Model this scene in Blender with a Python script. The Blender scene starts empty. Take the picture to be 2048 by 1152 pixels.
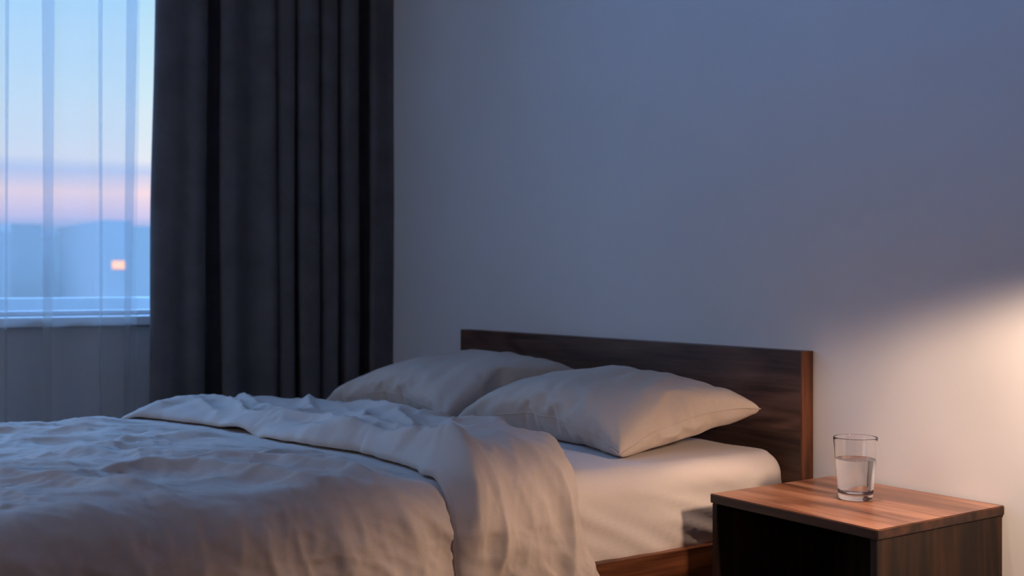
import bpy, bmesh, math, random
import numpy as np
from mathutils import Vector, noise

SC = bpy.context.scene
COL = SC.collection
random.seed(4)

# ------------------------------------------------------------------ camera numbers
F_PX, YAW, H0 = 2342.6, math.radians(56.3625), 564.65
CAM = Vector((2.021, -2.329, 0.98))
FW = Vector((-math.sin(YAW), math.cos(YAW), 0))
RT = Vector((math.cos(YAW), math.sin(YAW), 0))

def at(px, py, x=None, y=None, z=None):
    """point of the room seen at a pixel of the photograph, on the plane x=, y= or z="""
    d = FW + RT * ((px - 1024) / F_PX) + Vector((0, 0, -(py - H0) / F_PX))
    if z is not None: t = (z - CAM.z) / d.z
    elif x is not None: t = (x - CAM.x) / d.x
    else: t = (y - CAM.y) / d.y
    return CAM + d * t

# ------------------------------------------------------------------ helpers
def link(name, me, mat=None, parent=None, smooth=True):
    o = bpy.data.objects.new(name, me)
    COL.objects.link(o)
    if mat: me.materials.append(mat)
    if smooth:
        me.polygons.foreach_set('use_smooth', [True] * len(me.polygons))
    if parent: o.parent = parent
    return o

def mesh(verts, faces):
    me = bpy.data.meshes.new('mesh')
    me.from_pydata([tuple(v) for v in verts], [], faces)
    me.update()
    return me

def empty(name, loc=(0, 0, 0)):
    o = bpy.data.objects.new(name, None)
    o.empty_display_size = .1
    COL.objects.link(o); o.location = loc
    return o

def tag(o, label, cat, group=None, kind=None):
    o['label'] = label; o['category'] = cat
    if group: o['group'] = group
    if kind: o['kind'] = kind
    return o

def struct(o):
    o['kind'] = 'structure'
    return o

def box_bm(lo, hi, bevel=0.0, seg=2):
    bm = bmesh.new()
    bmesh.ops.create_cube(bm, size=1)
    for v in bm.verts:
        v.co = Vector([lo[i] + (v.co[i] + .5) * (hi[i] - lo[i]) for i in range(3)])
    if bevel:
        bmesh.ops.bevel(bm, geom=bm.edges[:], offset=bevel, segments=seg, affect='EDGES', profile=.6)
    return bm

def box(name, lo, hi, mat, parent=None, bevel=0.0, seg=2):
    bm = box_bm(lo, hi, bevel, seg)
    me = bpy.data.meshes.new('mesh'); bm.to_mesh(me); bm.free()
    return link(name, me, mat, parent, smooth=False)

def hexa(name, base, z0, z1, mat, parent=None, bevel=.0015):
    """a board standing on a four-cornered outline"""
    vs = [(p[0], p[1], z0) for p in base] + [(p[0], p[1], z1) for p in base]
    fs = [(3, 2, 1, 0), (4, 5, 6, 7)] + [(i, (i + 1) % 4, 4 + (i + 1) % 4, 4 + i) for i in range(4)]
    bm = bmesh.new(); bv = [bm.verts.new(v) for v in vs]
    for f in fs: bm.faces.new([bv[i] for i in f])
    bmesh.ops.recalc_face_normals(bm, faces=bm.faces[:])
    bmesh.ops.bevel(bm, geom=bm.edges[:], offset=bevel, segments=2, affect='EDGES')
    me = bpy.data.meshes.new('mesh'); bm.to_mesh(me); bm.free()
    return link(name, me, mat, parent, smooth=False)

def lathe(prof, n=96, close=False):
    vs, fs = [], []
    for (r, z) in prof:
        for k in range(n):
            a = 2 * math.pi * k / n
            vs.append((r * math.cos(a), r * math.sin(a), z))
    m = len(prof)
    for i in range(m - 1):
        for k in range(n):
            a, b = i * n + k, i * n + (k + 1) % n
            fs.append((a, b, b + n, a + n))
    fs.append(tuple(range(n))[::-1]); fs.append(tuple(range((m - 1) * n, m * n)))
    return mesh(vs, fs)

def tube(pts, r, mat, name, parent, n=8):
    vs, fs = [], []
    m = len(pts)
    for i, p in enumerate(pts):
        t = (pts[min(i + 1, m - 1)] - pts[max(i - 1, 0)]).normalized()
        a = t.cross(Vector((0, 0, 1)))
        if a.length < 1e-4: a = Vector((1, 0, 0))
        a.normalize(); b = t.cross(a)
        for k in range(n):
            w = 2 * math.pi * k / n
            vs.append(p + a * math.cos(w) * r + b * math.sin(w) * r)
    for i in range(m - 1):
        for k in range(n):
            fs.append((i * n + k, i * n + (k + 1) % n, (i + 1) * n + (k + 1) % n, (i + 1) * n + k))
    return link(name, mesh(vs, fs), mat, parent)

def catmull(pts, per=8):
    P = [np.array(p, float) for p in pts]
    out = []
    for i in range(len(P) - 1):
        p0, p1, p2, p3 = P[max(i - 1, 0)], P[i], P[i + 1], P[min(i + 2, len(P) - 1)]
        for k in range(per):
            t = k / per
            out.append(.5 * ((2 * p1) + (-p0 + p2) * t + (2 * p0 - 5 * p1 + 4 * p2 - p3) * t * t + (-p0 + 3 * p1 - 3 * p2 + p3) * t ** 3))
    out.append(P[-1])
    return np.array(out)

def sstep(a, b, x):
    t = min(1, max(0, (x - a) / (b - a)))
    return t * t * (3 - 2 * t)

# ------------------------------------------------------------------ materials
def new_mat(name):
    m = bpy.data.materials.new(name); m.use_nodes = True
    nt = m.node_tree; nt.nodes.clear()
    out = nt.nodes.new('ShaderNodeOutputMaterial')
    return m, nt, out

def N(nt, t, **kw):
    n = nt.nodes.new(t)
    for k, v in kw.items():
        if k.startswith('in_'):
            n.inputs[k[3:].replace('_', ' ')].default_value = v
        else: setattr(n, k, v)
    return n

def principled(nt, out, col=(.5, .5, .5), rough=.6, **kw):
    b = nt.nodes.new('ShaderNodeBsdfPrincipled')
    b.inputs['Base Color'].default_value = (*col, 1)
    b.inputs['Roughness'].default_value = rough
    for k, v in kw.items(): b.inputs[k].default_value = v
    nt.links.new(b.outputs[0], out.inputs['Surface'])
    return b

def ramp(nt, stops):
    r = nt.nodes.new('ShaderNodeValToRGB')
    e = r.color_ramp.elements
    while len(e) < len(stops): e.new(.5)
    for s, (p, c) in zip(e, stops):
        s.position = p; s.color = (*c, 1)
    return r

def wood(name, axis, stops, seed=0., scale=1., rough=.42, coat=0.):
    """walnut: grain runs along the given axis of the object"""
    m, nt, out = new_mat(name); L = nt.links.new
    b = principled(nt, out, rough=rough)
    b.inputs['Specular IOR Level'].default_value = .4
    b.inputs['Coat Weight'].default_value = coat; b.inputs['Coat Roughness'].default_value = .3
    tc = N(nt, 'ShaderNodeTexCoord')
    mp = N(nt, 'ShaderNodeMapping')
    sc = [16 * scale] * 3; sc[axis] = 1.5 * scale
    mp.inputs['Scale'].default_value = sc; mp.inputs['Location'].default_value = (seed, seed * 1.7, seed * .6)
    L(tc.outputs['Object'], mp.inputs['Vector'])
    # cathedral figure from a slow warped field
    slow = N(nt, 'ShaderNodeMapping')
    s2 = [5.5 * scale] * 3; s2[axis] = .95 * scale
    slow.inputs['Scale'].default_value = s2; slow.inputs['Location'].default_value = (seed * 2.1, seed, seed)
    L(tc.outputs['Object'], slow.inputs['Vector'])
    n1 = N(nt, 'ShaderNodeTexNoise', in_Scale=1.0, in_Detail=2.0, in_Roughness=.5, in_Distortion=.6)
    L(slow.outputs[0], n1.inputs['Vector'])
    mul = N(nt, 'ShaderNodeMath', operation='MULTIPLY'); mul.inputs[1].default_value = 46.
    L(n1.outputs['Fac'], mul.inputs[0])
    sn = N(nt, 'ShaderNodeMath', operation='SINE'); L(mul.outputs[0], sn.inputs[0])
    n2 = N(nt, 'ShaderNodeTexNoise', in_Scale=1.3, in_Detail=6.0, in_Roughness=.62, in_Distortion=.35)
    L(mp.outputs[0], n2.inputs['Vector'])
    fine = N(nt, 'ShaderNodeMapping')
    s3 = [150 * scale] * 3; s3[axis] = 5 * scale
    fine.inputs['Scale'].default_value = s3; L(tc.outputs['Object'], fine.inputs['Vector'])
    n3 = N(nt, 'ShaderNodeTexNoise', in_Scale=1.0, in_Detail=3.0); L(fine.outputs[0], n3.inputs['Vector'])
    a1 = N(nt, 'ShaderNodeMath', operation='MULTIPLY_ADD'); a1.inputs[1].default_value = .085
    L(sn.outputs[0], a1.inputs[0]); L(n2.outputs['Fac'], a1.inputs[2])
    a2 = N(nt, 'ShaderNodeMath', operation='MULTIPLY_ADD'); a2.inputs[1].default_value = .3
    L(n3.outputs['Fac'], a2.inputs[0]); L(a1.outputs[0], a2.inputs[2])
    sub = N(nt, 'ShaderNodeMath', operation='SUBTRACT'); sub.inputs[1].default_value = .15
    L(a2.outputs[0], sub.inputs[0])
    r = ramp(nt, stops); L(sub.outputs[0], r.inputs[0]); L(r.outputs[0], b.inputs['Base Color'])
    bp = N(nt, 'ShaderNodeBump', in_Strength=.12, in_Distance=.002)
    L(n3.outputs['Fac'], bp.inputs['Height']); L(bp.outputs[0], b.inputs['Normal'])
    return m

def fabric(name, col, col2, weave=900., bump=.25, sheen=.07, blotch=3., rough=.9):
    m, nt, out = new_mat(name); L = nt.links.new
    b = principled(nt, out, col, rough)
    b.inputs['Specular IOR Level'].default_value = .15
    b.inputs['Sheen Weight'].default_value = sheen; b.inputs['Sheen Roughness'].default_value = .5
    tc = N(nt, 'ShaderNodeTexCoord')
    n1 = N(nt, 'ShaderNodeTexNoise', in_Scale=blotch, in_Detail=5.0, in_Roughness=.6)
    L(tc.outputs['Object'], n1.inputs['Vector'])
    # slubby linen threads in two directions
    hs = []
    for sc in ((weave * .12, weave, weave * .3), (weave, weave * .12, weave * .3)):
        mp = N(nt, 'ShaderNodeMapping'); mp.inputs['Scale'].default_value = sc
        L(tc.outputs['Object'], mp.inputs['Vector'])
        n = N(nt, 'ShaderNodeTexNoise', in_Scale=1., in_Detail=2.0); L(mp.outputs[0], n.inputs['Vector'])
        hs.append(n)
    ad = N(nt, 'ShaderNodeMath', operation='ADD'); L(hs[0].outputs['Fac'], ad.inputs[0]); L(hs[1].outputs['Fac'], ad.inputs[1])
    md = N(nt, 'ShaderNodeMath', operation='MULTIPLY_ADD'); md.inputs[1].default_value = .35; 
    L(ad.outputs[0], md.inputs[0]); L(n1.outputs['Fac'], md.inputs[2])
    sb = N(nt, 'ShaderNodeMath', operation='SUBTRACT'); sb.inputs[1].default_value = .35; L(md.outputs[0], sb.inputs[0])
    r = ramp(nt, [(.3, col2), (.7, col)]); L(sb.outputs[0], r.inputs[0]); L(r.outputs[0], b.inputs['Base Color'])
    bp = N(nt, 'ShaderNodeBump', in_Strength=bump, in_Distance=.0012)
    L(ad.outputs[0], bp.inputs['Height']); L(bp.outputs[0], b.inputs['Normal'])
    return m

WAL_DARK = [(.22, (.010, .0035, .002)), (.42, (.040, .016, .009)), (.6, (.085, .036, .020)), (.8, (.135, .062, .034))]
WAL_RED = [(.22, (.022, .006, .003)), (.42, (.075, .023, .009)), (.6, (.15, .050, .020)), (.8, (.22, .085, .038))]
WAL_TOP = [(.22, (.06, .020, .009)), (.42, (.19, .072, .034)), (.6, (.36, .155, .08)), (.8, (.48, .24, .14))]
M = {}
M['head'] = wood('walnut_headboard', 0, [(.22, (.020, .009, .006)), (.42, (.060, .030, .021)), (.6, (.12, .062, .043)), (.8, (.18, .10, .072))], 1.3, .8)
M['head_end'] = wood('walnut_headboard_end', 2, WAL_RED, 3.1, 1.)
M['rail'] = wood('walnut_rail', 1, WAL_RED, 5.2, 1.)
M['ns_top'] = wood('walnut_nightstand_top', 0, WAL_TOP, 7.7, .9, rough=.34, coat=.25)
M['ns_side'] = wood('walnut_nightstand_side_shaded', 2, [(.22, (.003, .0012, .0004)), (.42, (.011, .004, .0012)), (.6, (.026, .009, .003)), (.8, (.046, .018, .006))], 2.2, 1., rough=.75)  # shade on the side panels put into a darker walnut colour
M['ns_edge'] = wood('walnut_shaded_edge', 0, [(.22, (.006, .002, .001)), (.42, (.022, .008, .004)), (.6, (.05, .018, .009)), (.8, (.08, .03, .015))], 4.2, 1., rough=.5)
M['linen'] = fabric('beige_linen', (.60, .505, .45), (.52, .435, .385))
M['linen_pillow'] = fabric('beige_linen_pillow', (.59, .49, .42), (.51, .42, .355))
M['sheet'] = fabric('beige_sheet', (.68, .60, .565), (.62, .545, .51), weave=1300, bump=.12)
M['drape'] = fabric('charcoal_drape', (.145, .135, .138), (.10, .094, .097), weave=700, bump=.3, sheen=.12, blotch=8)

def paint(name, col, bump=.05):
    m, nt, out = new_mat(name); L = nt.links.new
    b = principled(nt, out, col, .75)
    b.inputs['Specular IOR Level'].default_value = .25
    tc = N(nt, 'ShaderNodeTexCoord')
    n = N(nt, 'ShaderNodeTexNoise', in_Scale=2.2, in_Detail=5., in_Roughness=.6); L(tc.outputs['Object'], n.inputs['Vector'])
    r = ramp(nt, [(.3, tuple(c * .97 for c in col)), (.7, tuple(min(1, c * 1.02) for c in col))]); L(n.outputs['Fac'], r.inputs[0])
    L(r.outputs[0], b.inputs['Base Color'])
    n2 = N(nt, 'ShaderNodeTexNoise', in_Scale=260., in_Detail=3.); L(tc.outputs['Object'], n2.inputs['Vector'])
    bp = N(nt, 'ShaderNodeBump', in_Strength=bump, in_Distance=.001); L(n2.outputs['Fac'], bp.inputs['Height']); L(bp.outputs[0], b.inputs['Normal'])
    return m
M['wall'] = paint('matte_grey_paint', (.70, .685, .68))
M['ceiling'] = paint('white_ceiling_paint', (.6, .6, .6))
M['dark_wall'] = paint('dark_brown_paint', (.10, .085, .075))
M['parapet'] = paint('pale_parapet_paint', (.30, .30, .29))
M['frame'] = paint('window_frame_paint', (.85, .86, .87), .01)
M['floor'] = wood('oak_floor', 1, [(.22, (.05, .03, .018)), (.42, (.09, .055, .033)), (.6, (.13, .085, .05)), (.8, (.17, .115, .07))], 9., .6)

m, nt, out = new_mat('window_glass')
tr = N(nt, 'ShaderNodeBsdfTransparent'); gl = N(nt, 'ShaderNodeBsdfGlossy'); gl.inputs['Roughness'].default_value = .02
fr = N(nt, 'ShaderNodeFresnel'); fr.inputs['IOR'].default_value = 1.3
mx = N(nt, 'ShaderNodeMixShader'); nt.links.new(fr.outputs[0], mx.inputs[0]); nt.links.new(tr.outputs[0], mx.inputs[1]); nt.links.new(gl.outputs[0], mx.inputs[2])
nt.links.new(mx.outputs[0], out.inputs['Surface']); M['pane'] = m

m, nt, out = new_mat('sheer_voile')
tr = N(nt, 'ShaderNodeBsdfTransparent'); tl = N(nt, 'ShaderNodeBsdfTranslucent'); df = N(nt, 'ShaderNodeBsdfDiffuse')
tl.inputs['Color'].default_value = (.50, .50, .50, 1); df.inputs['Color'].default_value = (.72, .72, .72, 1)
m1 = N(nt, 'ShaderNodeMixShader'); m1.inputs[0].default_value = .45
nt.links.new(tl.outputs[0], m1.inputs[1]); nt.links.new(df.outputs[0], m1.inputs[2])
m2 = N(nt, 'ShaderNodeMixShader'); m2.inputs[0].default_value = .30
nt.links.new(tr.outputs[0], m2.inputs[1]); nt.links.new(m1.outputs[0], m2.inputs[2])
nt.links.new(m2.outputs[0], out.inputs['Surface']); M['sheer'] = m

m, nt, out = new_mat('clear_glass')
b = principled(nt, out, (1, 1, 1), .0); b.inputs['Transmission Weight'].default_value = 1; b.inputs['IOR'].default_value = 1.5
M['glass'] = m
m, nt, out = new_mat('water')
b = principled(nt, out, (1, 1, 1), .0); b.inputs['Transmission Weight'].default_value = 1; b.inputs['IOR'].default_value = 1.33
M['water'] = m

# ------------------------------------------------------------------ room shell
WX = -2.56          # inner face of the window wall
RX, RY, CZ = 3.3, -4.6, 2.65
SILL = at(0, 656, x=WX + .045).z + .035; RAILZ = at(0, 596, x=WX - .14).z; WTOP = 2.56; WY0, WY1 = -3.4, -.50   # the window opening
struct(box('wall_back', (WX - .3, 0, -.1), (RX + .1, .12, CZ + .1), M['wall']))
struct(box('wall_right', (RX, RY, -.1), (RX + .12, 0, CZ + .1), M['dark_wall']))
W2A, W2B = -1.7, .3  # unseen opening added to throw fill light on the back wall
bm = bmesh.new()
for lo, hi in (((WX - .3, RY - .12, -.1), (W2A, RY, CZ + .1)), ((W2B, RY - .12, -.1), (RX + .12, RY, CZ + .1)),
               ((W2A, RY - .12, -.1), (W2B, RY, .6)), ((W2A, RY - .12, 2.5), (W2B, RY, CZ + .1))):
    b2 = box_bm(lo, hi); me = bpy.data.meshes.new('t'); b2.to_mesh(me); b2.free(); bm.from_mesh(me)
me = bpy.data.meshes.new('m'); bm.to_mesh(me); bm.free()
struct(link('wall_front', me, M['wall'], smooth=False))
struct(box('floor', (WX - .3, RY - .1, -.1), (RX + .1, .1, 0), M['floor']))
struct(box('ceiling', (WX - .3, RY - .1, CZ), (RX + .1, .1, CZ + .1), M['ceiling']))
# window wall around the opening, one mesh
bm = bmesh.new()
for lo, hi in (((WX - .28, RY, 0), (WX, 0, SILL - .04)), ((WX - .28, RY, WTOP), (WX, 0, CZ)),
               ((WX - .28, RY, SILL - .04), (WX, WY0, WTOP)), ((WX - .28, WY1, SILL - .04), (WX, 0, WTOP))):
    b2 = box_bm(lo, hi); me = bpy.data.meshes.new('t'); b2.to_mesh(me); b2.free(); bm.from_mesh(me)
me = bpy.data.meshes.new('m'); bm.to_mesh(me); bm.free()
struct(link('wall_left', me, M['wall'], smooth=False))
# window: frame, pane, sill
bm = bmesh.new()
FX0, FX1 = WX - .20, WX - .14
for lo, hi in (((FX0, WY0, SILL), (FX1, WY1, SILL + .02)), ((FX0, WY0, WTOP - .09), (FX1, WY1, WTOP)),
               ((FX0, WY0, SILL), (FX1, WY0 + .08, WTOP)), ((FX0, WY1 - .08, SILL), (FX1, WY1, WTOP)),
               ((FX0, -2.35, SILL), (FX1, -2.28, WTOP))):
    b2 = box_bm(lo, hi, .006); me = bpy.data.meshes.new('t'); b2.to_mesh(me); b2.free(); bm.from_mesh(me)
me = bpy.data.meshes.new('m'); bm.to_mesh(me); bm.free()
win = struct(link('window_1', me, M['frame'], smooth=False))
box('window_pane', (WX - .175, WY0 + .05, SILL + .01), (WX - .169, WY1 - .05, WTOP - .05), M['pane'], win)
box('window_sill', (WX - .2, WY0, SILL - .035), (WX + .045, WY1 + .03, SILL), M['frame'], win, .004)
struct(box('baseboard_back', (WX, -.014, 0), (RX, 0, .08), M['frame'], None, .003))

# ------------------------------------------------------------------ sheer curtain
def drape(name, prof_top, prof_bot, z0, z1, mat, nz=40, wob=.004, per=7, thick=0., seed=0, parent=None, ease=1.):
    A, B = catmull(prof_top, per), catmull(prof_bot, per)
    n = len(A); vs, fs = [], []
    for k in range(nz + 1):
        t = k / nz; z = z1 + (z0 - z1) * t
        for i in range(n):
            p = A[i] * (1 - t ** ease) + B[i] * t ** ease
            w = wob * t
            dx = w * noise.noise(Vector((i * .12, z * 1.3, seed)))
            dy = w * 1.3 * noise.noise(Vector((i * .10, z * 1.1, seed + 9)))
            vs.append((p[0] + dx, p[1] + dy, z))
    for k in range(nz):
        for i in range(n - 1):
            a = k * n + i
            fs.append((a, a + 1, a + n + 1, a + n))
    o = link(name, mesh(vs, fs), mat, parent)
    if thick:
        md = o.modifiers.new('thickness', 'SOLIDIFY'); md.thickness = thick; md.offset = 0
    return o

def ypx(px, x, py=300):
    return at(px, py, x=x).y

SX = WX + .075
def sheer_prof(py):
    pr = []
    # (pixel column, distance from the window wall)
    cols = [(283, .004), (262, .008), (256, .0), (268, -.008), (278, -.002), (240, .012), (216, .004), (196, .0), (205, .010), (190, .014), (180, .004),
            (160, -.006), (128, .006), (121, .014), (100, .012), (84, .004), (86, -.008), (104, -.012), (112, -.016), (84, -.02), (60, -.01), (26, .004), (11, .0), (19, .010), (4, .014),
            (-10, .0), (-50, .008), (-90, -.006), (-96, .016), (-130, .008)]
    for c, d in cols:
        c2 = c
        pr.append((SX + d, ypx(c2, SX, py)))
    y = pr[-1][1]; k = 0
    while y > -4.5:
        y -= .05; k += 1
        pr.append((SX + (.018 if k % 2 else -.018) * (1 + .3 * math.sin(k * 1.9)), y))
    return pr
top = sheer_prof(300)
bot = [(a, b + .012 * math.sin(i * 1.3) + (-.03 if i < 5 else 0)) for i, (a, b) in enumerate(top)]
sheer = drape('sheer_curtain', top, bot, .02, 2.56, M['sheer'], nz=24, wob=.010, per=6, seed=3)
tag(sheer, 'translucent white voile curtain hanging in front of the dusk window', 'curtain')

# ------------------------------------------------------------------ charcoal curtain
DX = WX + .155
segs = [(312, 409), (441, 547), (552, 589), (597, 635), (641, 673), (679, 715), (741, 787)]
def drape_prof(shift):
    pr = []
    for i, (a, b) in enumerate(segs):
        a += shift[i][0]; b += shift[i][1]
        w = b - a
        deep = -.07
        if i == 0:
            pr += [(DX - .035, ypx(a + 5, DX)), (DX - .015, ypx(a, DX)), (DX + .012, ypx(a + 8, DX)), (DX + .03, ypx(a + .35 * w, DX)), (DX + .026, ypx(a + .62 * w, DX)), (DX + .04, ypx(a + .82 * w, DX)), (DX + .032, ypx(b - 3, DX)), (DX + .0, ypx(b, DX)), (DX + deep, ypx(b - 4, DX - .03))]
        else:
            pr += [(DX + deep, ypx(a + 4, DX - .03)), (DX + .0, ypx(a - 1, DX)), (DX + .026, ypx(a + 3, DX))]
            if i == 1:
                pr += [(DX + .034, ypx(a + .22 * w, DX)), (DX + .006, ypx(a + .47 * w, DX)), (DX + .012, ypx(a + .62 * w, DX)), (DX + .040, ypx(a + .88 * w, DX))]
            elif i == 6:
                pr += [(DX + .028, ypx(a + .3 * w, DX)), (DX + .02, ypx(a + .7 * w, DX))]
            else:
                pr += [(DX + .036, ypx(a + .4 * w, DX)), (DX + .036, ypx(a + .75 * w, DX))]
            pr += [(DX + .02, ypx(b - 2, DX)), (DX - .01, ypx(b, DX)), (DX + deep, ypx(b - 5, DX - .03))]
    return pr
s_top = [(6, 4), (0, 0), (-4, 0), (-6, 0), (-2, 0), (0, -2), (0, 0)]
s_bot = [(-15, -6), (3, 7), (5, -5), (4, 2), (2, 0), (2, 2), (-2, 0)]
dr = drape('blackout_curtain', drape_prof(s_top), drape_prof(s_bot), .02, 2.58, M['drape'], nz=70, wob=.012, per=5, thick=.003, seed=7)
tag(dr, 'charcoal floor length curtain in deep folds at the room corner', 'curtain')

# ------------------------------------------------------------------ bed
BX0, BX1 = -1.705, -.095      # mattress sides
MZ0, MZ1 = .345, .545
FOOT = -2.10
bed = tag(empty('bed', (-.93, -1.05, 0)), 'low walnut platform bed with a flat panel headboard against the grey wall', 'bed')
def bedpart(name, lo, hi, mat, bevel=.002):
    o = box(name, lo, hi, mat, None, bevel); o.parent = bed; o.matrix_parent_inverse = bed.matrix_world.inverted()
    o.location = (-bed.location[0], -bed.location[1], -bed.location[2]) ; o.matrix_parent_inverse.identity()
    return o
HX0, HX1, HT = -1.766, -.070, .0427
HZ = .98 - .1773
bedpart('headboard', (HX0, -HT, .02), (HX1 - .006, -.002, HZ), M['head'], .0012)
bedpart('headboard_end_panel', (HX1 - .0059, -HT, .02), (HX1, -.002, HZ), M['head_end'], .001)
bedpart('side_rail', (HX1 - .0235, FOOT + .03, .17), (HX1, -HT, .345), M['rail'])
bedpart('side_rail', (BX0 - .0245, FOOT + .03, .17), (BX0 - .001, -HT, .345), M['rail'])
bedpart('foot_rail', (BX0, FOOT + .03, .17), (HX1 - .024, FOOT + .055, .322), M['rail'])
bedpart('slat_base', (BX0, FOOT + .056, .30), (HX1 - .024, -HT, .3235), M['ns_side'])
for lx in (BX0 + .02, HX1 - .11):
    for ly in (FOOT + .06, -.16):
        bedpart('leg', (lx, ly, 0), (lx + .06, ly + .06, .17), M['rail'])

# mattress in its fitted sheet
def mattress():
    x0, x1, y0, y1, z0, z1 = BX0, BX1, FOOT, -HT - .006, MZ0 - .02, MZ1
    r = .062
    vs, fs = [], []
    # rows of a rounded box: plan outline with corner radius, profile over the top edge
    def outline(inset, n=26):
        pts = []
        rc = max(.075 - inset, .004)
        cs = ((x1 - inset - rc, y1 - inset - rc, 0), (x0 + inset + rc, y1 - inset - rc, 90), (x0 + inset + rc, y0 + inset + rc, 180), (x1 - inset - rc, y0 + inset + rc, 270))
        for ci, (cx, cy, a0) in enumerate(cs):
            for k in range(n + 1):
                a = math.radians(a0 + 90 * k / n)
                pts.append((cx + rc * math.cos(a), cy + rc * math.sin(a)))
            nx_ = cs[(ci + 1) % 4]
            p, q = pts[-1], (nx_[0] + rc * math.cos(math.radians(nx_[2])), nx_[1] + rc * math.sin(math.radians(nx_[2])))
            m_ = 90
            for k in range(1, m_): pts.append((p[0] + (q[0] - p[0]) * k / m_, p[1] + (q[1] - p[1]) * k / m_))
        return pts
    prof = [(.012, z0), (.004, z0 + .012)] + [(0, z0 + .012 + (z1 - r - z0 - .012) * k / 16) for k in range(1, 17)]
    prof += [(r - r * math.cos(math.radians(a)), z1 - r + r * math.sin(math.radians(a))) for a in range(8, 91, 8)]
    prof += [(r + .0001 + .03 * k, z1) for k in range(1, 8)] + [(r + .24 + .07 * k, z1) for k in range(0, 8)]
    rings = [outline(i) for i, z in prof]; n = len(rings[0])
    for (ins, z), ring in zip(prof, rings):
        for i, (x, y) in enumerate(ring):
            side = 1 if ins < r else 0
            t = (z - z0) / (z1 - z0)
            # long shallow pull wrinkles of the sheet on the sides, soft dents on top
            u = y + x
            d = 0
            if ins < .06:
                w1 = noise.noise(Vector((u * 5.5 + (z - z0) * 12, z * 5, 2.)))
                w2 = noise.noise(Vector((u * 13 + (z - z0) * 26, z * 9, 5.)))
                w1 = (1 - abs(w1) * 2.2)
                d = (.009 * w1 + .0065 * w2) * min(1, (1.12 - t) * 1.5)
            cx, cy = (x - (x0 + x1) / 2), (y - (y0 + y1) / 2)
            nrm = Vector((0, 0, 0))
            if abs(cx) / (x1 - x0) > abs(cy) / (y1 - y0): nrm.x = math.copysign(1, cx)
            else: nrm.y = math.copysign(1, cy)
            zz = z + (.004 * noise.noise(Vector((x * 3, y * 3, 1.))) + .0022 * noise.noise(Vector((x * 9, y * 22, 4.))) if ins > .03 else 0)
            vs.append((x + nrm.x * d, y + nrm.y * d * .3, zz))
    for j in range(len(prof) - 1):
        for i in range(n):
            a, b_ = j * n + i, j * n + (i + 1) % n
            fs.append((a, b_, b_ + n, a + n))
    fs.append(tuple(range(n))[::-1]); fs.append(tuple(range((len(prof) - 1) * n, len(prof) * n)))
    o = link('mattress', mesh(vs, fs), M['sheet'])
    tag(o, 'thick mattress in a taut pale beige fitted sheet on the walnut bed', 'mattress')
    return o
matt = mattress()

# ------------------------------------------------------------------ duvet
R_ED = .105
DXA, DXB = BX0 - .032, BX1 + .012       # where the duvet leaves the top
DFT = FOOT - .012
ZT = MZ1 + .009

def base(s, v, off):
    """point of the draped surface; s across the bed, v along it, off above it"""
    xa, xb, ya = DXA + R_ED, DXB - R_ED, DFT + R_ED
    cx, cy = min(max(s, xa), xb), max(v, ya)
    e = Vector((s - cx, v - cy)); Ln = e.length
    if Ln < 1e-9: return Vector((s, v, ZT + off)), Vector((0, 0, 1))
    d = e / Ln; q = R_ED * math.pi / 2
    if Ln < q:
        a = Ln / R_ED; h, dz = R_ED * math.sin(a), R_ED * (1 - math.cos(a)); nr = Vector((d.x * math.sin(a), d.y * math.sin(a), math.cos(a)))
    else:
        fl = .10 * (Ln - q)
        h, dz = R_ED + fl, R_ED + (Ln - q); nr = Vector((d.x, d.y, .10)).normalized()
    p = Vector((cx + d.x * h, cy + d.y * h, ZT - dz))
    return p + nr * off, nr

def interp(x, xs, ys):
    return float(np.interp(x, xs, ys))

def wp(pts, z=.60): return [(at(a, b, z=z).x, at(a, b, z=z).y) for a, b in pts]
# ridges of the duvet, traced where they lie on the bed: (points, height, width on the far side, width on the near side)
RIDGES = [
    (wp([(-160, 915), (0, 930), (150, 942), (260, 958), (400, 975)]), .026, .070, .030),
    (wp([(110, 945), (200, 926), (290, 918), (400, 920), (520, 930), (640, 946), (760, 966), (860, 1005)]), .034, .080, .026),
    (wp([(330, 916), (430, 909), (560, 914), (700, 926), (840, 945), (920, 975)]), .028, .060, .024),
    (wp([(470, 908), (560, 892), (660, 891), (740, 903), (820, 918)]), .022, .055, .028),
    (wp([(-60, 956), (60, 968), (170, 970), (300, 972)]), .016, .08, .04),
    (wp([(230, 1006), (350, 996), (450, 992), (560, 996), (700, 1010), (800, 1050)]), .024, .08, .035),
    (wp([(-100, 1020), (60, 1004), (200, 1004), (330, 1020)]), .012, .10, .06),
    (wp([(-80, 912), (60, 911), (200, 917)]), .014, .07, .035),
    (wp([(60, 886), (130, 880), (200, 886)]), .012, .06, .03),
    (wp([(250, 886), (340, 880), (420, 888)]), .012, .06, .03),
]
def seg_dist(p, poly):
    best = (1e9, 0, 0)
    n = len(poly) - 1
    for i in range(n):
        ax, ay = poly[i]; bx, by = poly[i + 1]
        dx, dy = bx - ax, by - ay; L2 = dx * dx + dy * dy
        t = max(0, min(1, ((p[0] - ax) * dx + (p[1] - ay) * dy) / L2))
        qx, qy = ax + dx * t, ay + dy * t
        ex, ey = p[0] - qx, p[1] - qy
        d = math.hypot(ex, ey)
        if d < best[0]:
            side = 1 if (ex * -FW.x + ey * -FW.y) > 0 else -1
            best = (d, side, (i + t) / n)
    return best

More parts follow.
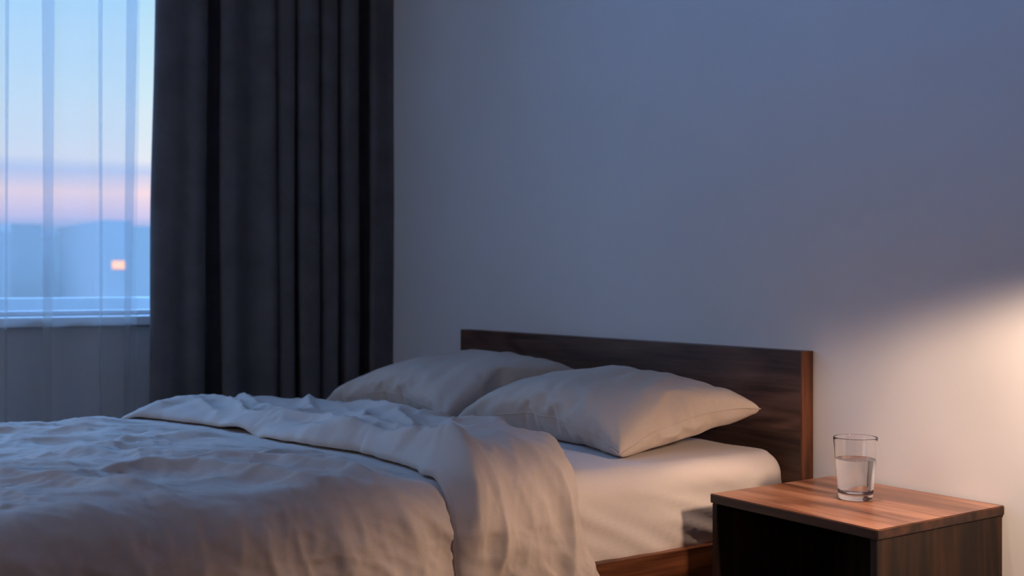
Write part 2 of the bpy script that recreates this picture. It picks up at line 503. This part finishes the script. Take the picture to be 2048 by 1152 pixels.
def ridge_h(x, y):
    h = 0
    for poly, H, wf, wn in RIDGES:
        d, side, t = seg_dist((x, y), poly)
        w = wn if side > 0 else wf
        if d > w * 4: continue
        env = min(1, t * 4) * min(1, (1 - t) * 4); env = env * env * (3 - 2 * env)
        h += 1.05 * H * env * math.exp(-(math.sqrt(d * d + 3.6e-5) - .006) / w * 1.15)
    return h

def wr(x, y, sx, sy, ang, seed):
    c, s = math.cos(ang), math.sin(ang)
    u, v = x * c + y * s, -x * s + y * c
    return noise.noise(Vector((u * sx, v * sy, seed)))

def crease(v): return (1 - min(1, abs(v) * 2.4)) ** 2

_h = wp([(320, 838), (400, 848), (448, 856), (600, 889), (720, 905), (830, 940)], .562)
HEM_X = [-2.1, -1.75] + [p[0] for p in _h] + [-.06, .06, .16, .30, .45]
HEM_Y = [-1.36, -1.36] + [p[1] for p in _h] + [-1.10, -1.08, -1.045, -1.0, -.96]
FLD_X = [-2.1, -1.80, -1.70, -1.55, -.85, -.43, -.16, -.05, .05, .15, .28, .42]
FLD_Y = [-1.0, -.95, -.86, -.76, -.655, -.69, -.75, -.78, -.76, -.70, -.655, -.62]

AR = YAW + .05
def duvet_off(s, v):
    top = sstep(DXB + .03, DXB - .14, s); side = 1 - top; far = sstep(-.6, -1.1, s)
    hem = interp(s, HEM_X, HEM_Y)
    off = .014
    off += ridge_h(s, v) * (.25 + .75 * top) * sstep(-.005, .11, hem - v)
    # broad puffs, lumpier towards the far side
    off += .010 * wr(s, v, 2.2, 4.5, AR, 1.)
    wx = s + .05 * wr(s, v, 4, 4, 0, 61.); wy = v + .05 * wr(s, v, 4, 4, 0, 63.)
    off += (.006 + .024 * far) * wr(wx, wy, 4.2, 9.5, AR, 3.) * top
    off += (.004 + .009 * far) * wr(wx, wy, 9., 19., AR, 5.) * top
    off += .007 * crease(wr(wx, wy, 2.2, 7., AR + .12, 7.)) * top
    off += .0035 * crease(wr(wx, wy, 7., 15., AR - .5, 11.)) * (.4 + .6 * top)
    off += .0030 * crease(wr(wx, wy, 10., 30., AR - .9, 15.)) + .0022 * crease(wr(wx, wy, 9., 42., AR + .2, 17.))
    # hanging folds of the side
    hang = side * (.018 * wr(s, v, 1.6, 6.5, .55, 21.) + .010 * wr(wx, wy, 2.6, 13., .6, 23.) + .011 * crease(wr(wx, wy, 2.4, 7., .7, 25.)) + .006 * crease(wr(wx, wy, 4., 16., .45, 27.)) + .003 * crease(wr(wx, wy, 18., 26., 1.1, 29.)))
    off += hang
    off -= .006 * top
    tk = sstep(-.20, .0, v - hem)
    off = off * (1 - .85 * tk * top) - .008 * (1 - top) * sstep(-.08, .02, v - hem)
    return max(off, .012 * side)

def duvet():
    s0, s1 = DXA - .30, DXB + .40
    v0, v1 = DFT - .30, -.95
    ns, nv = 380, 240
    vs, fs = [], []
    for j in range(nv + 1):
        v = v0 + (v1 - v0) * j / nv
        for i in range(ns + 1):
            s = s0 + (s1 - s0) * i / ns
            sx = min(s, DXB + .1)
            top = sstep(DXB + .03, DXB - .14, s)
            side = 1 - top
            far = sstep(-.6, -1.1, s)
            off = duvet_off(s, v)
            p, n_ = base(s, v, off)
            vs.append(p)
    for j in range(nv):
        for i in range(ns):
            a = j * (ns + 1) + i
            fs.append((a, a + 1, a + ns + 2, a + ns + 1))
    o = link('duvet', mesh(vs, fs), M['linen'])
    md = o.modifiers.new('thickness', 'SOLIDIFY'); md.thickness = .012; md.offset = -1
    return o
duv = duvet()
tag(duv, 'rumpled beige linen duvet with its head end turned back across the bed', 'duvet')

NOTCH = at(452, 846, z=.60)
CUFF_R = [
    (wp([(470, 832), (560, 822), (640, 828), (760, 862), (860, 882), (930, 900), (980, 925)], .62), .010, .045, .028),
    (wp([(540, 868), (620, 850), (700, 858), (800, 880), (880, 900)], .61), .014, .04, .022),
    (wp([(700, 892), (770, 882), (850, 884), (905, 905), (930, 945)], .61), .014, .04, .022),
    (wp([(860, 915), (890, 905), (935, 930), (960, 975)], .60), .012, .03, .018),
    (wp([(1040, 930), (1066, 965), (1075, 1010)], .60), -.012, .03, .022),
    (wp([(590, 880), (600, 862), (640, 846)], .61), .008, .02, .014),
    (wp([(655, 885), (690, 868), (740, 862)], .61), .008, .02, .014),
]
def cuff_ridge(x, y):
    h = 0
    for poly, H, wf, wn in CUFF_R:
        d, side, t = seg_dist((x, y), poly)
        w = wn if side > 0 else wf
        if d > w * 4: continue
        env = min(1, t * 4) * min(1, (1 - t) * 4); env = env * env * (3 - 2 * env)
        h += 1.6 * H * env * math.exp(-(math.sqrt(d * d + 3.6e-5) - .006) / w * 1.15)
    return h

def cuff(parent):
    s0, s1 = DXA - .28, DXB + .335
    ns, nw = 330, 96
    vs, fs = [], []
    for i in range(ns + 1):
        s = s0 + (s1 - s0) * i / ns
        yh, yf = interp(s, HEM_X, HEM_Y), interp(s, FLD_X, FLD_Y)
        yh += .012 * noise.noise(Vector((s * 7, 0, 31))) + .006 * noise.noise(Vector((s * 17, 0, 33)))
        yf += .010 * noise.noise(Vector((s * 4, 0, 35)))
        side = sstep(DXB - .12, DXB + .04, s)
        T = .056 - .018 * side - .018 * sstep(-.5, -1.2, s)
        T *= 1 - .35 * sstep(s1 - .05, s1, s)
        for j in range(nw + 1):
            w = j / nw
            # closed section: w 0..0.78 upper skin from hem to fold, 0.78..1 rolls under
            if w <= .80:
                q = w / .80
                v = yh + (yf - yh) * (1 - math.cos(q * math.pi)) / 2 if False else yh + (yf - yh) * q
                prof = (1 - (1 - min(1, q / .16)) ** 2) ** .5 * .62 + .38 * math.sin(min(1, q * 1.02) * math.pi * .5)
                endr = (1 - max(0, (q - .86) / .14) ** 2) ** .5
                h = .006 + T * prof * (.35 + .65 * endr)
                v = v if q < .86 else v
            else:
                q2 = (w - .80) / .20
                v = yf - .0 + .012 * math.sin(q2 * math.pi) * (1) - .10 * max(0, q2 - .3)
                h = .006 + T * .35 * (1 - q2) - .022 * q2
                q = 1
            sk = min(1, q * 6)
            n1 = wr(s, v, 2.4, 5., -.15, 41.) * .018
            wx = s + .06 * wr(s, v, 4, 4, 0, 65.); wy = v + .05 * wr(s, v, 4, 4, 0, 67.)
            n2 = crease(wr(wx, wy, 2.6, 8., -.12, 43.)) * .018
            n3 = crease(wr(wx, wy, 6., 13., -.75, 45.)) * .006 * (1 - q * .5)
            n4 = crease(wr(wx, wy, 13, 22, .9, 47)) * .003
            # gathers that run in from the hem
            g = max(0, 1 - q / .55) * .014 * wr(wx, wy, 13., 3.5, .25, 49.) * (1 - .5 * side)
            hn = side * .010 * wr(s, v, 2., 11., -.25, 51.)
            hh = h + (n1 + n2 + n3 + n4 + g + hn) * (sk if w <= .8 else (1 - (w - .8) / .2) ** 1)
            # twisted roll near the far end
            tw = math.exp(-((s - NOTCH.x) / .035) ** 2 - ((v - NOTCH.y) / .10) ** 2)
            hh -= .028 * tw
            hh += .016 * math.exp(-((s - NOTCH.x + .12) / .07) ** 2 - ((v - NOTCH.y) / .12) ** 2) + cuff_ridge(s, v) * min(1, max(0, q * 8)) * (1 if w <= .8 else 0)
            lo = max(0., duvet_off(s, v)) * (.30 + .70 * 1.0) * (1 - .6 * side) if w <= .8 else .006
            p, n_ = base(s, v, max(hh, -.02) + lo + .002)
            vs.append(p)
    for i in range(ns):
        for j in range(nw):
            a = i * (nw + 1) + j
            fs.append((a, a + nw + 1, a + nw + 2, a + 1))
    o = link('turned_back_fold', mesh(vs, fs), M['linen'], parent)
    md = o.modifiers.new('thickness', 'SOLIDIFY'); md.thickness = .008; md.offset = -1
    return o
cuff(duv)

# ------------------------------------------------------------------ pillows: two stitched layers blown up as cloth
def pillow_mesh(W, H, press, seed, nx=84, ny=58):
    vs, fs, idx = [], [], {}
    for side in (1, -1):
        for j in range(ny + 1):
            for i in range(nx + 1):
                e = i in (0, nx) or j in (0, ny)
                if e and side == -1: idx[side, i, j] = idx[1, i, j]; continue
                idx[side, i, j] = len(vs)
                x, y = W * (i / nx - .5), H * (j / ny - .5)
                vs.append((x, y, 0 if e else side * (.004 + .004 * noise.noise(Vector((x * 9, y * 9, seed))))))
        for j in range(ny):
            for i in range(nx):
                q = [idx[side, i, j], idx[side, i + 1, j], idx[side, i + 1, j + 1], idx[side, i, j + 1]]
                fs.append(q if side == 1 else q[::-1])
    me = mesh(vs, fs)
    o = link('pillow', me)
    c = o.modifiers.new('cloth', 'CLOTH'); s = c.settings
    s.quality = 8; s.mass = .3; s.tension_stiffness = 15; s.compression_stiffness = 15; s.shear_stiffness = 5; s.bending_stiffness = .03
    s.use_pressure = True; s.uniform_pressure_force = press; s.effector_weights.gravity = 0; s.air_damping = 4
    c.collision_settings.use_collision = False
    c.point_cache.frame_start = 1; c.point_cache.frame_end = 60
    for fr in range(1, 42): SC.frame_set(fr)
    dg = bpy.context.evaluated_depsgraph_get()
    ev = o.evaluated_get(dg); em = ev.to_mesh()
    co = [v.co.copy() for v in em.vertices]
    ev.to_mesh_clear()
    bpy.data.objects.remove(o); SC.frame_set(1)
    rim = [idx[1, i, 0] for i in range(nx + 1)] + [idx[1, nx, j] for j in range(1, ny + 1)] + [idx[1, i, ny] for i in range(nx - 1, -1, -1)] + [idx[1, 0, j] for j in range(ny - 1, 0, -1)]
    return co, fs, rim
PCO, PFS, PRIM = pillow_mesh(.76, .52, 2.2, 1.)

def smooth_corner(p): return p

def pillow(name, nr, br, nl, crest, seed, label, sag=.5):
    """nr, br, nl: near right, back right and near left corners; crest: height of the middle"""
    A, B, C_ = Vector(nr), Vector(br), Vector(nl)
    D_ = B + (C_ - A)
    xs = [c.x for c in PCO]; ys = [c.y for c in PCO]; zs = [c.z for c in PCO]
    mx_, my, mz = max(xs), max(ys), max(zs)
    vs = []
    nrm = (B - A).cross(C_ - A).normalized()
    if nrm.z < 0: nrm = -nrm
    for c in PCO:
        u, v = (c.x / mx_ + 1) / 2, (c.y / my + 1) / 2      # u 0 left .. 1 right, v 0 near .. 1 back
        P = C_ * (1 - u) * (1 - v) + A * u * (1 - v) + D_ * (1 - u) * v + B * u * v
        h = c.z / mz
        ah = abs(h) ** .72
        hh = ah * crest * (1 if h > 0 else -.85)
        # the middle of the seam lifts off the corners
        bul = math.sin(math.pi * min(1, max(0, u))) ** .8 * math.sin(math.pi * min(1, max(0, v))) ** .8
        seam = .045 * (4 * u * (1 - u)) * (1 - v) + .035 * (4 * v * (1 - v)) * u
        P = P + nrm * hh + Vector((0, 0, seam)) * (1 - abs(h) * .3)
        rr = Vector((u * 9 + seed, v * 7, seed))
        k = (1 - abs(h)) ** .6
        P += nrm * (1 if h > 0 else -1) * .007 * noise.noise(Vector((u * 15 + v * 4 + seed, v * 3.5, seed))) * (1 if abs(h) > .02 else 0)
        P += nrm * .008 * noise.noise(Vector((u * 4 + seed * 3, v * 3, seed))) * bul
        floor = MZ1 + .004
        if P.z < floor: P.z = floor + (P.z - floor) * .04
        if P.y > -HT - .012: P.y = -HT - .012 - .002 * noise.noise(rr)
        vs.append(P)
    o = link(name, mesh(vs, PFS), M['linen_pillow'])
    sd = o.modifiers.new('smooth', 'SUBSURF'); sd.levels = 1; sd.render_levels = 1
    tag(o, label, 'pillow', 'pillows at the headboard')
    pts = [vs[i] for i in PRIM]
    pts = [(pts[i - 1] + pts[i] * 2 + pts[(i + 1) % len(pts)]) / 4 for i in range(len(pts))]
    tube(pts + [pts[0]], .0016, M['linen_pillow'], 'seam', o, 6)
    return o
pillow('pillow', (-.215, -.525, .553), (-.150, -.105, .650), (-.97, -.55, .565), .10, 1.,
       'plump beige pillow nearer the nightstand, overlapping the other pillow')
pillow('pillow', (-1.0, -.56, .56), (-.93, -.085, .685), (-1.74, -.62, .56), .088, 5.,
       'plump beige pillow on the window side, partly behind the other pillow')

# ------------------------------------------------------------------ nightstand
NZ = .49
BL, FL, FR, BR = [at(a, b, z=NZ) for a, b in ((1663, 951.5), (1420, 987), (1755, 1060), (2026.5, 1008))]
BL.y = min(BL.y, -.004); BR.y = min(BR.y, -.004)
nsd = tag(empty('nightstand', ((BL.x + FR.x) / 2, FL.y / 2, 0)), 'open fronted walnut nightstand box beside the bed, glass of water on top', 'nightstand')
def nspart(name, base_, z0, z1, mat, bev=.0015):
    o = hexa(name, base_, z0, z1, mat, nsd, bev); o.location = (-nsd.location[0], -nsd.location[1], 0); return o
TH = .021; PW = .017
def quad(u0, u1, v0, v1):
    def q(u, v): return (FL * (1 - u) + FR * u) * (1 - v) + (BL * (1 - u) + BR * u) * v
    return [q(u0, v0), q(u1, v0), q(u1, v1), q(u0, v1)]
wN = (FR - FL).length; dN = (BL - FL).length
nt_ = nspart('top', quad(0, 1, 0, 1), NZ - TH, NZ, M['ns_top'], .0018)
nt_.data.materials.append(M['ns_edge'])          # shade on the board's edges put into their wood colour
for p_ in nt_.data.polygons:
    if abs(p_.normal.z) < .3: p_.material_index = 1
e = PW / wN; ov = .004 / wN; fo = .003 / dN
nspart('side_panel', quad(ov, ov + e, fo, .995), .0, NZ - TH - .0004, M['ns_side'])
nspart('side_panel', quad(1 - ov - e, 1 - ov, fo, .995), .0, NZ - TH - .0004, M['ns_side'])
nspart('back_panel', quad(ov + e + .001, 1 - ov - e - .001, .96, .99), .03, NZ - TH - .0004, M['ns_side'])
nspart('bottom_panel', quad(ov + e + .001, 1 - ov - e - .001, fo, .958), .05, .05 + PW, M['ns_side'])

# ------------------------------------------------------------------ glass of water
gp = at(1711, 998, z=NZ)
RB, RTp, GH = .0378, .0490, .140
gp.z = NZ + .0006
def rad(z): return RB + (RTp - RB) * min(1, z / GH)
wt, bt = .0017, .0135
prof = [(.001, .0012), (RB - .006, .0012), (RB - .0035, 0), (RB - .001, .0008), (rad(.004), .004)]
prof += [(rad(z), z) for z in np.linspace(.008, GH - .001, 22)] + [(rad(GH) - .0003, GH - .0002), (rad(GH) - wt * .5, GH), (rad(GH) - wt + .0002, GH - .0004)]
prof += [(rad(z) - wt, z) for z in np.linspace(GH - .002, bt + .005, 22)] + [(rad(bt) - wt - .0012, bt + .0016), (rad(bt) - wt - .004, bt + .0002), (.001, bt)]
glass = link('drinking_glass', lathe(prof, 96), M['glass']); glass.location = gp
tag(glass, 'clear tapered drinking glass with a thick base on the nightstand', 'glass')
WH = .091
wpz = np.linspace(bt + .006, WH - .0006, 16)
wprof = [(.001, bt + .0004), (rad(bt) - wt - .0045, bt + .0006), (rad(bt) - wt - .0016, bt + .0022)] + [(rad(z) - wt + .00015, z) for z in wpz] + [(rad(WH) - wt + .00015, WH), (rad(WH) - wt - .0012, WH - .0007), (rad(WH) - wt - .004, WH - .001), (.001, WH - .001)]
water = link('water', lathe(wprof, 96), M['water']); water.location = gp
tag(water, 'clear water filling two thirds of the drinking glass', 'water')

# ------------------------------------------------------------------ outside
m, nt, out = new_mat('dusk_facade'); L = nt.links.new
b = principled(nt, out, (.2, .25, .3), .9)
tc = N(nt, 'ShaderNodeTexCoord'); n = N(nt, 'ShaderNodeTexNoise', in_Scale=.06, in_Detail=2.); L(tc.outputs['Object'], n.inputs['Vector'])
r = ramp(nt, [(.3, (.15, .135, .115)), (.7, (.17, .15, .13))]); L(n.outputs['Fac'], r.inputs[0]); L(r.outputs[0], b.inputs['Base Color'])
M['facade'] = m
m, nt, out = new_mat('lit_window')
e_ = N(nt, 'ShaderNodeEmission'); e_.inputs['Color'].default_value = (1, .50, .32, 1); e_.inputs['Strength'].default_value = 1.9
nt.links.new(e_.outputs[0], out.inputs['Surface']); M['lit'] = m
m, nt, out = new_mat('dusk_ground'); principled(nt, out, (.35, .42, .5), .95); M['ground'] = m
struct(box('trim_1', (WX - 1.25, WY0 - 1, -.3), (WX - 1.1, WY1 + 1.6, at(0, 597, x=WX - 1.1).z), M['parapet']))
struct(box('ground', (-420, -260, -13.2), (WX - .6, 260, -13), M['ground']))
bl = [((-40, 462), (22, 447), 95, 'wide flat roofed block in blue haze at the left edge of the window'),
      ((22, 447), (84, 470), 110, 'pale hazy block behind the sheer curtain left of its darker fold'),
      ((100, 470), (205, 452), 120, 'low hazy blue block in the middle of the window view'),
      ((205, 440), (262, 452), 85, 'darker blue hazy building with one lit orange window'),
      ((262, 452), (330, 452), 100, 'pale hazy building beside the curtain edge')]
for (a0, y0), (a1, y1), dist, lab in bl:
    X = -dist
    pa, pb = at(a0, y0, x=X), at(a1, y0, x=X)
    o = box('building', (X - 14, min(pa.y, pb.y), -13), (X, max(pa.y, pb.y), pa.z), M['facade'], None)
    o.name = 'building'
    tag(o, lab, 'building')
    if 'lit' in lab:
        q0, q1 = at(224, 538, x=X), at(250, 522, x=X)
        # a recessed frame keeps the lit window a real opening on the wall
        w = box('lit_window', (X - .05, q0.y, q0.z), (X + .06, q1.y, q1.z), M['lit'], o)
        w['label'] = 'warm orange lit window'

# ------------------------------------------------------------------ sky
w = bpy.data.worlds.new('dusk'); SC.world = w; w.use_nodes = True
nt = w.node_tree; nt.nodes.clear(); L = nt.links.new
out = nt.nodes.new('ShaderNodeOutputWorld'); bg = nt.nodes.new('ShaderNodeBackground')
tc = N(nt, 'ShaderNodeTexCoord'); sx = N(nt, 'ShaderNodeSeparateXYZ'); L(tc.outputs['Generated'], sx.inputs[0])
mp = N(nt, 'ShaderNodeMapping'); mp.inputs['Scale'].default_value = (1.5, 1.5, 40)
L(tc.outputs['Generated'], mp.inputs[0])
nz = N(nt, 'ShaderNodeTexNoise', in_Scale=1.4, in_Detail=3.); L(mp.outputs[0], nz.inputs['Vector'])
ma = N(nt, 'ShaderNodeMath', operation='MULTIPLY_ADD'); ma.inputs[1].default_value = .022; L(nz.outputs['Fac'], ma.inputs[0]); L(sx.outputs['Z'], ma.inputs[2])
sc_ = N(nt, 'ShaderNodeMath', operation='MULTIPLY'); sc_.inputs[1].default_value = 2.0; L(ma.outputs[0], sc_.inputs[0])
r = ramp(nt, [(.0, (.16, .34, .66)), (.105, (.22, .42, .78)), (.125, (.66, .60, .86)), (.165, (.95, .74, .80)), (.195, (.52, .62, .88)), (.215, (.78, .82, .90)),
              (.32, (.64, .82, .92)), (.50, (.42, .72, .95)), (.75, (.19, .43, .88)), (1.0, (.17, .40, .86))])
L(sc_.outputs[0], r.inputs[0])

up = N(nt, 'ShaderNodeMapRange', interpolation_type='SMOOTHSTEP')
for k_, v_ in (('From Min', .27), ('From Max', .62), ('To Min', 1.04), ('To Max', 20.0)): up.inputs[k_].default_value = v_
L(sx.outputs['Z'], up.inputs['Value'])
L(r.outputs[0], bg.inputs['Color']); L(up.outputs[0], bg.inputs['Strength'])
# paler sky side added as unseen fill through the front opening
bg2 = N(nt, 'ShaderNodeBackground'); bg2.inputs['Color'].default_value = (.78, .74, .73, 1); bg2.inputs['Strength'].default_value = 1.4
az = N(nt, 'ShaderNodeMapRange', interpolation_type='SMOOTHSTEP')
for k_, v_ in (('From Min', -.62), ('From Max', -.85), ('To Min', 0.), ('To Max', 1.)): az.inputs[k_].default_value = v_
L(sx.outputs['Y'], az.inputs['Value'])
ms = N(nt, 'ShaderNodeMixShader'); L(az.outputs[0], ms.inputs[0]); L(bg.outputs[0], ms.inputs[1]); L(bg2.outputs[0], ms.inputs[2])
L(ms.outputs[0], out.inputs['Surface'])

# ------------------------------------------------------------------ light
def light(name, kind, loc, target, energy, col, **kw):
    d = bpy.data.lights.new(name, kind); d.energy = energy; d.color = col
    for k, v in kw.items(): setattr(d, k, v)
    o = bpy.data.objects.new(name, d); COL.objects.link(o); o.location = loc
    o.rotation_euler = (Vector(target) - Vector(loc)).to_track_quat('-Z', 'Y').to_euler()
    return o
pt = light('sky_portal', 'AREA', (WX - .22, (WY0 + WY1) / 2, (SILL + WTOP) / 2), (3, (WY0 + WY1) / 2, (SILL + WTOP) / 2), 1, (1, 1, 1), shape='RECTANGLE', size=WY1 - WY0, size_y=WTOP - SILL)
pt.data.cycles.is_portal = True
p2 = light('sky_portal', 'AREA', ((W2A + W2B) / 2, RY - .08, 1.55), ((W2A + W2B) / 2, 0, 1.55), 1, (1, 1, 1), shape='RECTANGLE', size=W2B - W2A, size_y=1.9)  # portal of the added fill opening
p2.data.cycles.is_portal = True
WARM = (1, .70, .50)
light('bedside_lamp', 'SPOT', (1.0, -.46, 1.03), (1.0, -.28, 0), 40, WARM, spot_size=math.radians(160), spot_blend=.24, shadow_soft_size=.05)
light('warm_fill', 'POINT', (2.7, -3.9, 1.7), (0, 0, 0), 6, (1, .62, .42), shadow_soft_size=.15)  # unseen warm fill added for the duvet slopes facing the camera
light('nightstand_fill_spot', 'SPOT', (.27, -.38, 2.3), (.26, -.33, .49), 80, WARM, spot_size=math.radians(27), spot_blend=.35, shadow_soft_size=.03)  # unseen spot added to brighten the nightstand top and wall pool

# ------------------------------------------------------------------ camera
cd = bpy.data.cameras.new('camera'); cam = bpy.data.objects.new('camera', cd); COL.objects.link(cam)
cam.location = CAM
cam.rotation_euler = (math.pi / 2, 0, YAW)
cd.sensor_width = 36; cd.lens = F_PX * 36 / 2048
cd.shift_y = (H0 - 576) / 2048
cd.dof.use_dof = True; cd.dof.focus_distance = 2.75; cd.dof.aperture_fstop = 3.2
cd.clip_end = 1000
SC.camera = cam
SC.view_settings.view_transform = 'Standard'; SC.view_settings.look = 'None'
SC.view_settings.exposure = 0; SC.view_settings.gamma = 1; SC.view_settings.use_curve_mapping = False
SC.cycles.use_denoising = True
SC.cycles.max_bounces = 12; SC.cycles.transparent_max_bounces = 16
SC.cycles.caustics_refractive = True
